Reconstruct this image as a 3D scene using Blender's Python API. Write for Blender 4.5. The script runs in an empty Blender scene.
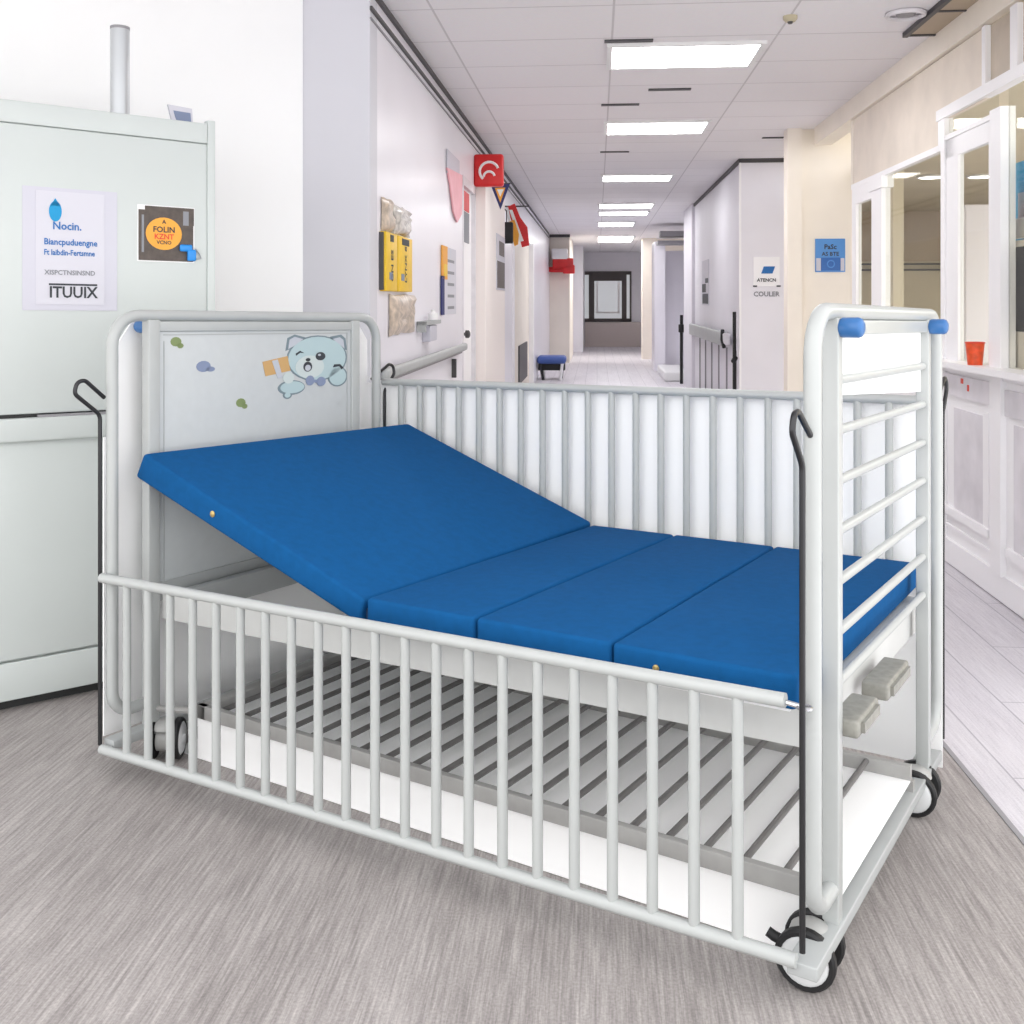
import bpy, bmesh, math, random
from mathutils import Vector, Matrix
random.seed(7)
sc = bpy.context.scene
COL = sc.collection

# ------------------------------------------------------------------ colour / materials
def lin(c):
    c = c / 255.0
    return c / 12.92 if c <= 0.04045 else ((c + 0.055) / 1.055) ** 2.4
def rgb(r, g, b): return (lin(r), lin(g), lin(b), 1.0)
MATS = {}
def mat(name, col, rough=0.5, metal=0.0, noise=0.0, nscale=30.0, bump=0.0, bscale=200.0, spec=0.5, emit=0.0):
    m = bpy.data.materials.new(name); m.use_nodes = True
    nt = m.node_tree; b = nt.nodes['Principled BSDF']
    b.inputs['Base Color'].default_value = rgb(*col)
    b.inputs['Roughness'].default_value = rough
    b.inputs['Metallic'].default_value = metal
    b.inputs['Specular IOR Level'].default_value = spec
    tc = nt.nodes.new('ShaderNodeTexCoord')
    if noise > 0:
        n = nt.nodes.new('ShaderNodeTexNoise'); n.inputs['Scale'].default_value = nscale
        n.inputs['Detail'].default_value = 3
        nt.links.new(tc.outputs['Object'], n.inputs['Vector'])
        r = nt.nodes.new('ShaderNodeValToRGB')
        r.color_ramp.elements[0].position = 0.3; r.color_ramp.elements[1].position = 0.7
        r.color_ramp.elements[0].color = rgb(*[max(0, c * (1 - noise)) for c in col])
        r.color_ramp.elements[1].color = rgb(*[min(255, c * (1 + noise)) for c in col])
        nt.links.new(n.outputs['Fac'], r.inputs['Fac'])
        nt.links.new(r.outputs['Color'], b.inputs['Base Color'])
    if bump > 0:
        n2 = nt.nodes.new('ShaderNodeTexNoise'); n2.inputs['Scale'].default_value = bscale
        nt.links.new(tc.outputs['Object'], n2.inputs['Vector'])
        bp = nt.nodes.new('ShaderNodeBump'); bp.inputs['Strength'].default_value = bump
        bp.inputs['Distance'].default_value = 0.002
        nt.links.new(n2.outputs['Fac'], bp.inputs['Height'])
        nt.links.new(bp.outputs['Normal'], b.inputs['Normal'])
    if emit > 0:
        b.inputs['Emission Color'].default_value = (1, 1, 1, 1)
        b.inputs['Emission Strength'].default_value = emit
    MATS[name] = m
    return m

M_wall = mat('white_wall_paint', (250, 250, 250), 0.7, noise=0.006, nscale=3)
M_wall_corr = mat('lilac_white_satin_wall', (238, 235, 242), 0.28, noise=0.008, nscale=2)
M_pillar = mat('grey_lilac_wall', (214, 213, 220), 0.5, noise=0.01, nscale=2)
M_block = mat('cool_grey_wall', (236, 234, 241), 0.5, noise=0.01, nscale=2)
M_beige = mat('cream_wall', (246, 238, 226), 0.6, noise=0.012, nscale=3)
M_pinkw = mat('rosy_white_paint', (250, 242, 238), 0.5)
M_tan = mat('tan_panel', (236, 225, 212), 0.55, noise=0.03, nscale=4)
M_trimw = mat('white_gloss_trim', (252, 251, 253), 0.35)
M_dark = mat('dark_grey_trim', (72, 70, 72), 0.5)
M_midgrey = mat('mid_grey_trim', (150, 148, 152), 0.5)
M_taupepane = mat('taupe_pane', (196, 182, 164), 0.35, noise=0.05, nscale=6)
M_room = mat('interior_cream_wall', (214, 204, 180), 0.7, noise=0.02, nscale=2)
M_room_up = mat('interior_taupe_wall', (186, 170, 148), 0.7, noise=0.02, nscale=2)
M_cab = mat('pale_green_white_enamel', (203, 209, 207), 0.32, noise=0.004, nscale=5)
M_cab_d = mat('cabinet_shadow_gap', (45, 46, 46), 0.6)
M_frame = mat('white_powder_coat', (178, 181, 180), 0.32, noise=0.008, nscale=12)
M_frame2 = mat('pale_grey_powder_coat', (172, 175, 175), 0.4, noise=0.015, nscale=10)
M_beam = mat('light_grey_white_paint', (206, 207, 205), 0.4, noise=0.015, nscale=10)
M_deck = mat('shade_grey_coat', (158, 157, 155), 0.45, noise=0.04, nscale=14)  # deck grey darkened to stand in for shade below the mattress
M_slat = mat('shade_grey_slat', (104, 102, 101), 0.45, noise=0.04, nscale=14)  # slat tone also carries the shade under the bed
M_panel = mat('headboard_laminate', (192, 196, 197), 0.35, noise=0.008, nscale=30)
M_liner = mat('bright_white_sheet', (254, 254, 254), 0.8)
M_blue = mat('royal_blue_vinyl', (20, 82, 136), 0.85, noise=0.03, nscale=40, bump=0.25, bscale=500, spec=0.08)
M_seam = mat('navy_seam', (16, 50, 88), 0.6)
M_brass = mat('brass_rivet', (190, 165, 110), 0.35, metal=0.8)
M_rod = mat('dark_steel', (60, 60, 62), 0.3, metal=0.7)
M_chrome = mat('chrome', (205, 207, 210), 0.15, metal=1.0)
M_black = mat('black_rubber', (24, 24, 26), 0.55)
M_hub = mat('pale_hub_plastic', (216, 218, 219), 0.4)
M_hood = mat('grey_hood_plastic', (170, 170, 168), 0.45)
M_bumper = mat('blue_bumper_rubber', (50, 106, 166), 0.35)
M_crank = mat('grey_crank_plastic', (140, 139, 132), 0.5, noise=0.06, nscale=60)
M_alu = mat('brushed_aluminium', (196, 199, 202), 0.35, metal=0.55)
M_paper = mat('white_paper', (212, 211, 220), 0.7)
M_paper2 = mat('clear_sleeve', (203, 202, 213), 0.35)
M_inkblue = mat('blue_ink', (40, 110, 180), 0.6)
M_inkcyan = mat('cyan_ink', (10, 150, 205), 0.6)
M_inkdark = mat('charcoal_ink', (52, 56, 62), 0.6)
M_inkgrey = mat('grey_ink', (140, 142, 148), 0.6)
M_orange = mat('orange_print', (240, 168, 60), 0.5)
M_redink = mat('red_ink', (225, 70, 45), 0.5)
M_brown = mat('dark_brown_card', (84, 74, 68), 0.5, noise=0.12, nscale=40)
M_clip = mat('bright_blue_plastic', (24, 140, 225), 0.3)
M_yellow = mat('yellow_box_plastic', (240, 196, 20), 0.4, noise=0.03, nscale=20)
M_bag = mat('greyish_clear_plastic', (196, 190, 184), 0.25, noise=0.18, nscale=25)
M_bagbeige = mat('beige_crinkled_plastic', (196, 180, 164), 0.3, noise=0.15, nscale=25)
M_pink = mat('pink_reflection_tint', (255, 184, 194), 0.5, noise=0.04, nscale=9)  # tint of the reflection painted on the corridor wall
M_red = mat('red_plastic', (214, 34, 36), 0.4, noise=0.04, nscale=9)
M_navy = mat('navy_cloth', (52, 56, 110), 0.7)
M_white = mat('clean_white_plastic', (240, 240, 240), 0.4)
M_seatblue = mat('blue_seat_vinyl', (66, 92, 160), 0.5)
M_signblue = mat('sign_blue', (84, 146, 214), 0.45)
M_signblue2 = mat('sign_deep_blue', (48, 104, 178), 0.45)
M_skyblue = mat('poster_cyan', (58, 178, 232), 0.5, noise=0.08, nscale=8)
M_cup = mat('orange_red_cup', (226, 84, 40), 0.35, noise=0.1, nscale=30)
M_taupe = mat('taupe_laminate', (196, 184, 180), 0.5)
M_brownframe = mat('dark_brown_frame', (82, 74, 74), 0.5)
M_inset = mat('grey_inset_panel', (228, 225, 230), 0.4, noise=0.05, nscale=5)
M_green = mat('olive_sticker', (126, 142, 92), 0.5)
M_slateblue = mat('slate_blue_sticker', (130, 142, 170), 0.5)
M_catblue = mat('pale_blue_sticker', (176, 197, 200), 0.5)
M_catlight = mat('pale_face_sticker', (198, 208, 206), 0.5)
M_catline = mat('slate_outline_sticker', (118, 134, 142), 0.5)
M_catear = mat('grey_ear_sticker', (186, 190, 198), 0.5)
M_catbox = mat('tan_sticker', (200, 160, 104), 0.5)
M_smoke = mat('beige_detector', (196, 186, 158), 0.5)
M_glow = mat('lamp_diffuser', (255, 255, 255), 0.5, emit=17.0)
M_glow2 = mat('dim_lamp_diffuser', (255, 255, 255), 0.5, emit=11.0)  # weaker output for the far panels, set to balance the corridor
M_downglow = mat('downlight_lens', (255, 255, 255), 0.5, emit=8.0)
M_daylit = mat('frosted_lit_pane', (196, 203, 212), 0.4, emit=0.30)

def glass(name, col, tfac):
    m = bpy.data.materials.new(name); m.use_nodes = True
    nt = m.node_tree; nt.nodes.clear()
    o = nt.nodes.new('ShaderNodeOutputMaterial'); mx = nt.nodes.new('ShaderNodeMixShader')
    t = nt.nodes.new('ShaderNodeBsdfTransparent'); g = nt.nodes.new('ShaderNodeBsdfGlossy')
    t.inputs['Color'].default_value = rgb(*col); g.inputs['Roughness'].default_value = 0.03
    mx.inputs['Fac'].default_value = tfac
    nt.links.new(t.outputs[0], mx.inputs[1]); nt.links.new(g.outputs[0], mx.inputs[2])
    nt.links.new(mx.outputs[0], o.inputs['Surface'])
    return m
M_glass = glass('clear_glass', (246, 246, 242), 0.06)
M_bronze = glass('bronze_glass', (205, 190, 170), 0.08)

def ceiling_mat():
    m = bpy.data.materials.new('ceiling_tiles'); m.use_nodes = True
    nt = m.node_tree; b = nt.nodes['Principled BSDF']; b.inputs['Roughness'].default_value = 0.8
    tc = nt.nodes.new('ShaderNodeTexCoord'); mp = nt.nodes.new('ShaderNodeMapping')
    mp.inputs['Location'].default_value = (0.79, 0.02, 0)
    br = nt.nodes.new('ShaderNodeTexBrick'); br.offset = 0.0
    br.inputs['Scale'].default_value = 1.0; br.inputs['Mortar Size'].default_value = 0.006
    br.inputs['Brick Width'].default_value = 0.87; br.inputs['Row Height'].default_value = 0.63
    br.inputs['Color1'].default_value = rgb(247, 244, 247); br.inputs['Color2'].default_value = rgb(243, 240, 243)
    br.inputs['Mortar'].default_value = rgb(214, 210, 213)
    nz = nt.nodes.new('ShaderNodeTexNoise'); nz.inputs['Scale'].default_value = 45
    hs = nt.nodes.new('ShaderNodeMix'); hs.data_type = 'RGBA'; hs.blend_type = 'MULTIPLY'; hs.inputs['Factor'].default_value = 0.06
    nt.links.new(tc.outputs['Object'], mp.inputs['Vector']); nt.links.new(mp.outputs[0], br.inputs['Vector'])
    nt.links.new(tc.outputs['Object'], nz.inputs['Vector'])
    nt.links.new(br.outputs['Color'], hs.inputs['A']); nt.links.new(nz.outputs['Color'], hs.inputs['B'])
    nt.links.new(hs.outputs['Result'], b.inputs['Base Color'])
    return m
M_ceil = ceiling_mat()

def floor_mat(name, c1, c2, c3, plank=None, rough=0.5):
    m = bpy.data.materials.new(name); m.use_nodes = True
    nt = m.node_tree; b = nt.nodes['Principled BSDF']; b.inputs['Roughness'].default_value = rough
    b.inputs['Specular IOR Level'].default_value = 0.3
    tc = nt.nodes.new('ShaderNodeTexCoord'); mp = nt.nodes.new('ShaderNodeMapping')
    mp.inputs['Scale'].default_value = (120, 4.5, 1)
    n = nt.nodes.new('ShaderNodeTexNoise'); n.inputs['Scale'].default_value = 1.0; n.inputs['Detail'].default_value = 6
    n.inputs['Roughness'].default_value = 0.75
    r = nt.nodes.new('ShaderNodeValToRGB'); e = r.color_ramp.elements
    e[0].position = 0.28; e[0].color = rgb(*c1); e[1].position = 0.72; e[1].color = rgb(*c3)
    k = e.new(0.5); k.color = rgb(*c2)
    mp2 = nt.nodes.new('ShaderNodeMapping'); mp2.inputs['Scale'].default_value = (6, 0.9, 1)
    n2 = nt.nodes.new('ShaderNodeTexNoise'); n2.inputs['Scale'].default_value = 1.0; n2.inputs['Detail'].default_value = 4
    mx = nt.nodes.new('ShaderNodeMix'); mx.data_type = 'RGBA'; mx.blend_type = 'SOFT_LIGHT'; mx.inputs['Factor'].default_value = 0.45
    L = nt.links.new
    L(tc.outputs['Object'], mp.inputs['Vector']); L(mp.outputs[0], n.inputs['Vector']); L(n.outputs['Fac'], r.inputs['Fac'])
    L(tc.outputs['Object'], mp2.inputs['Vector']); L(mp2.outputs[0], n2.inputs['Vector'])
    L(r.outputs['Color'], mx.inputs['A']); L(n2.outputs['Fac'], mx.inputs['B'])
    n3 = nt.nodes.new('ShaderNodeTexNoise'); n3.inputs['Scale'].default_value = 160; n3.inputs['Detail'].default_value = 2
    L(tc.outputs['Object'], n3.inputs['Vector'])
    m3 = nt.nodes.new('ShaderNodeMix'); m3.data_type = 'RGBA'; m3.blend_type = 'OVERLAY'; m3.inputs['Factor'].default_value = 0.35
    L(mx.outputs['Result'], m3.inputs['A']); L(n3.outputs['Fac'], m3.inputs['B'])
    out = m3.outputs['Result']
    if plank:
        br = nt.nodes.new('ShaderNodeTexBrick'); br.inputs['Scale'].default_value = 1
        br.inputs['Mortar Size'].default_value = 0.003; br.inputs['Brick Width'].default_value = 1.2; br.inputs['Row Height'].default_value = plank
        br.inputs['Color1'].default_value = (1, 1, 1, 1); br.inputs['Color2'].default_value = (.94, .94, .94, 1); br.inputs['Mortar'].default_value = (.62, .62, .64, 1)
        mr = nt.nodes.new('ShaderNodeMapping'); mr.inputs['Rotation'].default_value = (0, 0, math.pi / 2)
        L(tc.outputs['Object'], mr.inputs['Vector']); L(mr.outputs[0], br.inputs['Vector'])
        m2 = nt.nodes.new('ShaderNodeMix'); m2.data_type = 'RGBA'; m2.blend_type = 'MULTIPLY'; m2.inputs['Factor'].default_value = 1
        L(out, m2.inputs['A']); L(br.outputs['Color'], m2.inputs['B']); out = m2.outputs['Result']
    L(out, b.inputs['Base Color'])
    return m
M_floor = floor_mat('grey_wood_vinyl', (122, 116, 115), (158, 152, 150), (190, 184, 181))
M_floor2 = floor_mat('pale_lilac_planks', (196, 192, 198), (216, 212, 218), (230, 227, 232), plank=0.19, rough=0.4)

# ------------------------------------------------------------------ frames of reference (metres)
SLOPE = 0.0227
class Frame:
    def __init__(s, o, X, Y, fn):
        s.o = Vector(o); s.X = Vector(X).normalized(); s.Y = Vector(Y).normalized(); s.fn = fn
        s.rot = Matrix((s.X, s.Y, s.X.cross(s.Y))).transposed().to_4x4()
    def w(s, p):
        x, y, z = s.fn(p)
        return s.o + s.X * x + s.Y * y + Vector((0, 0, z))
_o = (0.5938, 1.9913, 0)
BED = Frame(_o, (.8425, -.5387, 0), (.5387, .8425, 0), lambda p: (-p[0], p[1], p[2]))           # (u to head, v to rear, z)
COR = Frame((0, 0, 0), (.9968, -.0805, 0), (.0805, .9968, 0), lambda p: (p[0], p[1], p[2] + SLOPE * max(0, p[1] - 4.0)))  # (B, A, z): the far corridor climbs gently
CAB = Frame((-1.08, 3.815, 0), (.787, .617, 0), (-.617, .787, 0), lambda p: p)                 # (p right, q back, z)

# ------------------------------------------------------------------ mesh building
class MB:
    def __init__(s): s.v = []; s.f = []; s.m = []; s.sm = []; s.cur = 0
    def add(s, vs, fs, smooth=False):
        k = len(s.v); s.v += [tuple(v) for v in vs]
        for f in fs: s.f.append([i + k for i in f]); s.m.append(s.cur); s.sm.append(smooth)
        return s
    def box(s, a, b, bev=0.0):
        x0, y0, z0 = [min(a[i], b[i]) for i in range(3)]; x1, y1, z1 = [max(a[i], b[i]) for i in range(3)]
        if bev <= 0:
            vs = [(x0,y0,z0),(x1,y0,z0),(x1,y1,z0),(x0,y1,z0),(x0,y0,z1),(x1,y0,z1),(x1,y1,z1),(x0,y1,z1)]
            return s.add(vs, [(3,2,1,0),(4,5,6,7),(0,1,5,4),(1,2,6,5),(2,3,7,6),(3,0,4,7)])
        bm = bmesh.new(); bmesh.ops.create_cube(bm, size=1)
        for v in bm.verts:
            v.co = Vector(((x0+x1)/2 + v.co.x*(x1-x0), (y0+y1)/2 + v.co.y*(y1-y0), (z0+z1)/2 + v.co.z*(z1-z0)))
        bmesh.ops.bevel(bm, geom=list(bm.edges), offset=bev, segments=3, profile=0.5, affect='EDGES')
        bm.verts.index_update()
        s.add([v.co[:] for v in bm.verts], [[v.index for v in f.verts] for f in bm.faces], True); bm.free()
        return s
    def hexa(s, bot, top):     # two quads of points, same winding
        return s.add(list(bot) + list(top), [(3,2,1,0),(4,5,6,7),(0,1,5,4),(1,2,6,5),(2,3,7,6),(3,0,4,7)])
    def prism(s, pts, d):      # planar outline swept by vector d
        n = len(pts); d = Vector(d)
        vs = [Vector(p) for p in pts] + [Vector(p) + d for p in pts]
        return s.add(vs, [list(range(n)), list(range(2*n-1, n-1, -1))] + [(i, (i+1) % n, n+(i+1) % n, n+i) for i in range(n)])
    def tube(s, pts, r, seg=12, closed=False, r2=None):
        P = [Vector(p) for p in pts]; n = len(P); rings = []
        up = None
        for i in range(n):
            if closed: t = (P[(i+1) % n] - P[i-1]).normalized()
            elif i == 0: t = (P[1] - P[0]).normalized()
            elif i == n-1: t = (P[-1] - P[-2]).normalized()
            else: t = ((P[i+1]-P[i]).normalized() + (P[i]-P[i-1]).normalized()).normalized()
            if up is None:
                up = Vector((0,0,1)) if abs(t.z) < .9 else Vector((1,0,0))
            up = (up - t * up.dot(t)).normalized(); sd = t.cross(up)
            rr = r if r2 is None else r + (r2 - r) * i / (n - 1)
            rings.append([P[i] + (up*math.cos(2*math.pi*k/seg) + sd*math.sin(2*math.pi*k/seg))*rr for k in range(seg)])
        vs = [v for q in rings for v in q]; fs = []
        for i in range(n if closed else n-1):
            a = i*seg; b = ((i+1) % n)*seg
            for k in range(seg): fs.append((a+k, a+(k+1) % seg, b+(k+1) % seg, b+k))
        s.add(vs, fs, True)
        if not closed:
            s.add(rings[0], [list(range(seg))[::-1]]); s.add(rings[-1], [list(range(seg))])
        return s
    def lathe(s, c, axis, prof, seg=24):   # prof: (distance along axis, radius)
        c = Vector(c); t = Vector(axis).normalized()
        up = Vector((0,0,1)) if abs(t.z) < .9 else Vector((1,0,0))
        up = (up - t*up.dot(t)).normalized(); sd = t.cross(up); vs = []; fs = []
        for h, r in prof:
            vs += [c + t*h + (up*math.cos(2*math.pi*k/seg) + sd*math.sin(2*math.pi*k/seg))*max(r, 1e-4) for k in range(seg)]
        for i in range(len(prof)-1):
            for k in range(seg): fs.append((i*seg+k, i*seg+(k+1) % seg, (i+1)*seg+(k+1) % seg, (i+1)*seg+k))
        fs.append(list(range(seg))[::-1]); fs.append([(len(prof)-1)*seg + k for k in range(seg)])
        return s.add(vs, fs, True)
    def ellipse(s, c, ax, ay, d, n=28):
        c = Vector(c); ax = Vector(ax); ay = Vector(ay)
        return s.prism([c + ax*math.cos(2*math.pi*k/n) + ay*math.sin(2*math.pi*k/n) for k in range(n)], d)

def round_path(pts, rad, n=6, closed=False):
    P = [Vector(p) for p in pts]; out = []
    for i, p in enumerate(P):
        if not closed and i in (0, len(P)-1): out.append(p); continue
        a = P[i-1]; b = P[(i+1) % len(P)]; r = rad[i] if isinstance(rad, (list, tuple)) else rad
        if r <= 0: out.append(p); continue
        da = (a-p).normalized(); db = (b-p).normalized()
        ang = da.angle(db); t = min(r / math.tan(ang/2), (a-p).length*.49, (b-p).length*.49); rr = t*math.tan(ang/2)
        cen = p + (da+db).normalized() * (rr / math.sin(ang/2))
        s0 = p + da*t - cen; s1 = p + db*t - cen
        tot = s0.angle(s1); ax = s0.cross(s1).normalized()
        for k in range(n+1): out.append(cen + Matrix.Rotation(tot*k/n, 3, ax) @ s0)
    return out

WM = {}
def setp(o, label=None, cat=None, group=None, kind=None):
    if label: o['label'] = label
    if cat: o['category'] = cat
    if group: o['group'] = group
    if kind: o['kind'] = kind
    return o
def thing(name, label, cat, frame, base, group=None, kind=None):
    o = bpy.data.objects.new(name, None); COL.objects.link(o); o.empty_display_size = 0.1
    m = Matrix.Translation(frame.w(base)) @ frame.rot
    o.matrix_world = m; WM[o] = m
    return setp(o, label, cat, group, kind)
def emit(name, mb, mats, frame, parent=None, label=None, cat=None, group=None, kind=None, origin=None):
    if not isinstance(mats, (list, tuple)): mats = [mats]
    W = [frame.w(v) for v in mb.v]
    if parent is not None: m = WM[parent]
    else:
        if origin is None:
            L = [frame.rot.inverted() @ w for w in W]
            c = Vector(((min(v.x for v in L)+max(v.x for v in L))/2, (min(v.y for v in L)+max(v.y for v in L))/2, min(v.z for v in L)))
            m = Matrix.Translation(frame.rot @ c) @ frame.rot
        else: m = Matrix.Translation(frame.w(origin)) @ frame.rot
    inv = m.inverted()
    me = bpy.data.meshes.new(name)
    me.from_pydata([tuple(inv @ w) for w in W], [], mb.f)
    for q in mats: me.materials.append(q)
    for p, mi, sm in zip(me.polygons, mb.m, mb.sm): p.material_index = mi; p.use_smooth = sm
    bm = bmesh.new(); bm.from_mesh(me); bmesh.ops.recalc_face_normals(bm, faces=bm.faces); bm.to_mesh(me); bm.free()
    try: me.set_sharp_from_angle(angle=math.radians(40))
    except Exception: pass
    o = bpy.data.objects.new(name, me); COL.objects.link(o)
    if parent is not None: o.parent = parent
    else: o.matrix_world = m
    WM[o] = m
    return setp(o, label, cat, group, kind)
def struct(name, mb, mats, frame=None, parent=None, origin=(0, 0, 0)):
    return emit(name, mb, mats, frame or COR, parent, kind=None if parent else 'structure', origin=origin)
def dup(o, parent, dx, frame_rot=None):
    c = o.copy(); COL.objects.link(c); c.parent = parent; c.location = o.location + Vector(dx)
    WM[c] = WM[parent]
    return c
def text(name, body, size, m, frame, org, right, up, parent=None, depth=0.0012, align='LEFT', sx=1.0, **kw):
    cu = bpy.data.curves.new(name, 'FONT'); cu.body = body; cu.size = 1.0; cu.offset = .022; cu.align_x = align; cu.resolution_u = 2
    to = bpy.data.objects.new('tmp', cu); COL.objects.link(to)
    dg = bpy.context.evaluated_depsgraph_get(); me = bpy.data.meshes.new_from_object(to.evaluated_get(dg))
    org = Vector(org); R = Vector(right); Uv = Vector(up); N = R.cross(Uv) * kw.pop('nsign', 1)
    mb = MB()
    mb.add([org + R*v.co.x*size*sx + Uv*v.co.y*size + N*depth for v in me.vertices], [list(p.vertices) for p in me.polygons])
    bpy.data.objects.remove(to, do_unlink=True); bpy.data.curves.remove(cu); bpy.data.meshes.remove(me)
    if not mb.f: return None
    return emit(name, mb, m, frame, parent, **kw)

# ================================================================== SETTING
BL, BR, ZC = -1.013, 1.79, 2.74
def slab(b0, b1, a0, a1, z, t):   # horizontal slab that bends with the ramp
    mb = MB(); cuts = [a0] + ([4.0] if a0 < 4.0 < a1 else []) + [a1]
    for i in range(len(cuts)-1): mb.box((b0, cuts[i], z), (b1, cuts[i+1], z+t))
    return mb
struct('floor', slab(-6.5, 1.02, -4, 8.0, -0.05, 0.05), M_floor)
f2 = slab(1.035, 1.95, -4, 8.0, -0.05, 0.05); f3 = slab(-6.5, 1.95, 8.0, 32, -0.05, 0.05)
f2.add(f3.v, f3.f)
struct('floor', f2, M_floor2)
struct('trim_1', slab(1.02, 1.035, -4, 8.0, -0.05, 0.052), M_midgrey)
struct('ceiling', slab(-6.5, 2.25, 1.2, 31.2, ZC, 0.06), M_ceil)
# left wall behind the cabinet, pillar return, corridor wall
mb = MB().box((-4.5, .65, 0), (.684, .80, 2.74)); struct('wall_left', mb, M_wall, CAB)
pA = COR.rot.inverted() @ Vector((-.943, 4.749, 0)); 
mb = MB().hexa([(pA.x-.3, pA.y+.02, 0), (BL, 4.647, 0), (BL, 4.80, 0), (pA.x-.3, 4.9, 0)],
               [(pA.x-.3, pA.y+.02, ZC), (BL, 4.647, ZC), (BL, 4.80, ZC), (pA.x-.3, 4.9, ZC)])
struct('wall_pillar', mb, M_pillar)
mb = MB().box((BL-.1, 4.80, 0), (BL, 7.93, ZC)).box((BL-.1, 7.93, 2.25), (BL, 8.72, ZC)).box((BL-.1, 8.72, 0), (BL, 12.6, ZC))
mb.box((BL-.1, 12.6, 2.2), (BL, 16.6, ZC)).box((BL-.1, 16.6, 0), (BL, 31.1, ZC))
struct('wall_corridor_left', mb, M_wall_corr)
# dark ceiling edge strips
mb = MB().box((BL, 4.64, 2.715), (BL+.016, 22, ZC)); struct('trim_2', mb, M_dark)
mb = MB().box((BL, 4.64, 2.64), (BL+.012, 22, 2.658)); struct('trim_3', mb, M_dark)
mb = MB().box((BL, 4.64, 2.60), (BL+.008, 14, 2.608)); struct('trim_4', mb, M_midgrey)
# pilaster and door jambs on the left
mb = MB().box((BL, 8.76, 0), (-.93, 9.05, 2.40)).box((BL, 9.12, 0), (-.955, 10.9, 2.40)); struct('wall_pilaster', mb, M_pinkw)
d = thing('door_1', None, None, COR, (BL, 8.3, 0), kind='structure')
emit('door_leaf', MB().box((BL-.06, 7.95, 0), (BL-.03, 8.70, 2.24)), M_trimw, COR, d)
emit('door_frame', MB().box((BL-.06, 7.90, 0), (BL+.004, 7.95, 2.27)).box((BL-.06, 8.70, 0), (BL+.004, 8.75, 2.27)).box((BL-.06, 7.90, 2.22), (BL+.004, 8.75, 2.29)), M_inset, COR, d)
emit('door_knob', MB().lathe((BL-.03, 8.05, 1.08), (1, 0, 0), [(0, .012), (.03, .012), (.035, .03), (.06, .03), (.07, .015)]), M_dark, COR, d)
d = thing('door_2', None, None, COR, (BL, 14.5, 0), kind='structure')
emit('door_leaf', MB().box((BL-.09, 12.7, 0), (BL-.05, 16.5, 2.18)), M_beige, COR, d)
emit('door_frame', MB().box((BL-.09, 12.55, 0), (BL+.02, 12.7, 2.22)).box((BL-.09, 16.45, 0), (BL+.02, 16.7, 2.22)), M_trimw, COR, d)
emit('kick_plate', MB().box((BL-.05, 14.2, .2), (BL-.03, 15.8, .72)), M_dark, COR, d, label='dark lower plate')
# far blocks
struct('wall_block', MB().box((BL, 22.5, 0), (-.585, 26, ZC)), M_beige)
struct('trim_5', MB().box((BL, 22.44, 2.68), (-.575, 22.5, ZC)), M_dark)
struct('wall_block', MB().box((BL, 27.2, 0), (-.36, 31, ZC)), M_wall_corr)
struct('wall_end', MB().box((BL-.1, 31, 0), (2.3, 31.15, ZC)), M_wall_corr)
w = thing('window_1', None, None, COR, (.25, 31, .72), kind='structure')
emit('window_frame', MB().box((-.46, 30.9, .68), (1.0, 31, .80)).box((-.46, 30.9, 2.08), (1.0, 31, 2.18)).box((-.46, 30.9, .7), (-.40, 31, 2.15))
     .box((-.24, 30.9, .7), (-.08, 31, 2.15)).box((.72, 30.9, .7), (.86, 31, 2.15)).box((.95, 30.9, .7), (1.0, 31, 2.15)).box((-.08, 30.9, 1.9), (.72, 31, 2.1)), M_brownframe, COR, w)
emit('pane', MB().box((-.40, 30.95, .8), (-.24, 30.98, 2.1)).box((-.08, 30.95, .8), (.72, 30.98, 1.9)).box((.86, 30.95, .8), (.95, 30.98, 2.1)), M_daylit, COR, w)
emit('pane_bar', MB().box((-.02, 30.92, .95), (.66, 30.95, 1.0)).box((-.02, 30.92, .95), (.03, 30.95, 1.85)).box((.6, 30.92, .95), (.66, 30.95, 1.85)), M_trimw, COR, w)
# right blocks
struct('wall_block', MB().box((1.02, 24, 0), (1.34, 24.5, ZC)).box((1.34, 24.3, 0), (2.2, 24.5, ZC)), M_beige)
struct('wall_block', MB().box((1.08, 20, 0), (1.28, 21, ZC-.3)).box((1.28, 20.8, 0), (2.2, 21, 2.3)), M_wall_corr)
struct('trim_6', MB().box((1.10, 19.3, 2.36), (1.9, 19.9, 2.42)).box((1.15, 19.4, 2.5), (1.9, 19.8, 2.6)), M_midgrey)
struct('wall_corridor_right', MB().box((1.42, 10.6, 0), (2.2, 17.0, ZC)).box((1.375, 15.5, 0), (1.42, 16.9, ZC)), [M_block])
struct('wall_corridor_right', MB().box((2.2, 17.0, 0), (2.3, 31.1, ZC)), M_wall_corr)
struct('trim_7', MB().box((1.40, 10.58, 2.70), (2.2, 10.6, ZC)).box((1.40, 10.58, 2.70), (1.42, 17, ZC)), M_dark)
struct('trim_8', MB().box((1.405, 10.585, 0), (1.425, 10.62, 2.7)), M_trimw)
for k in range(6):
    mbk = MB().box((1.405, 10.9 + k*.75, 0), (1.42, 10.93 + k*.75, .82)); struct('trim_%d' % (9+k), mbk, M_midgrey)
struct('wall_column', MB().box((1.55, 8.75, 0), (1.666, 8.92, ZC)).box((1.666, 8.82, 0), (2.11, 8.95, ZC)), M_beige)
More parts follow.
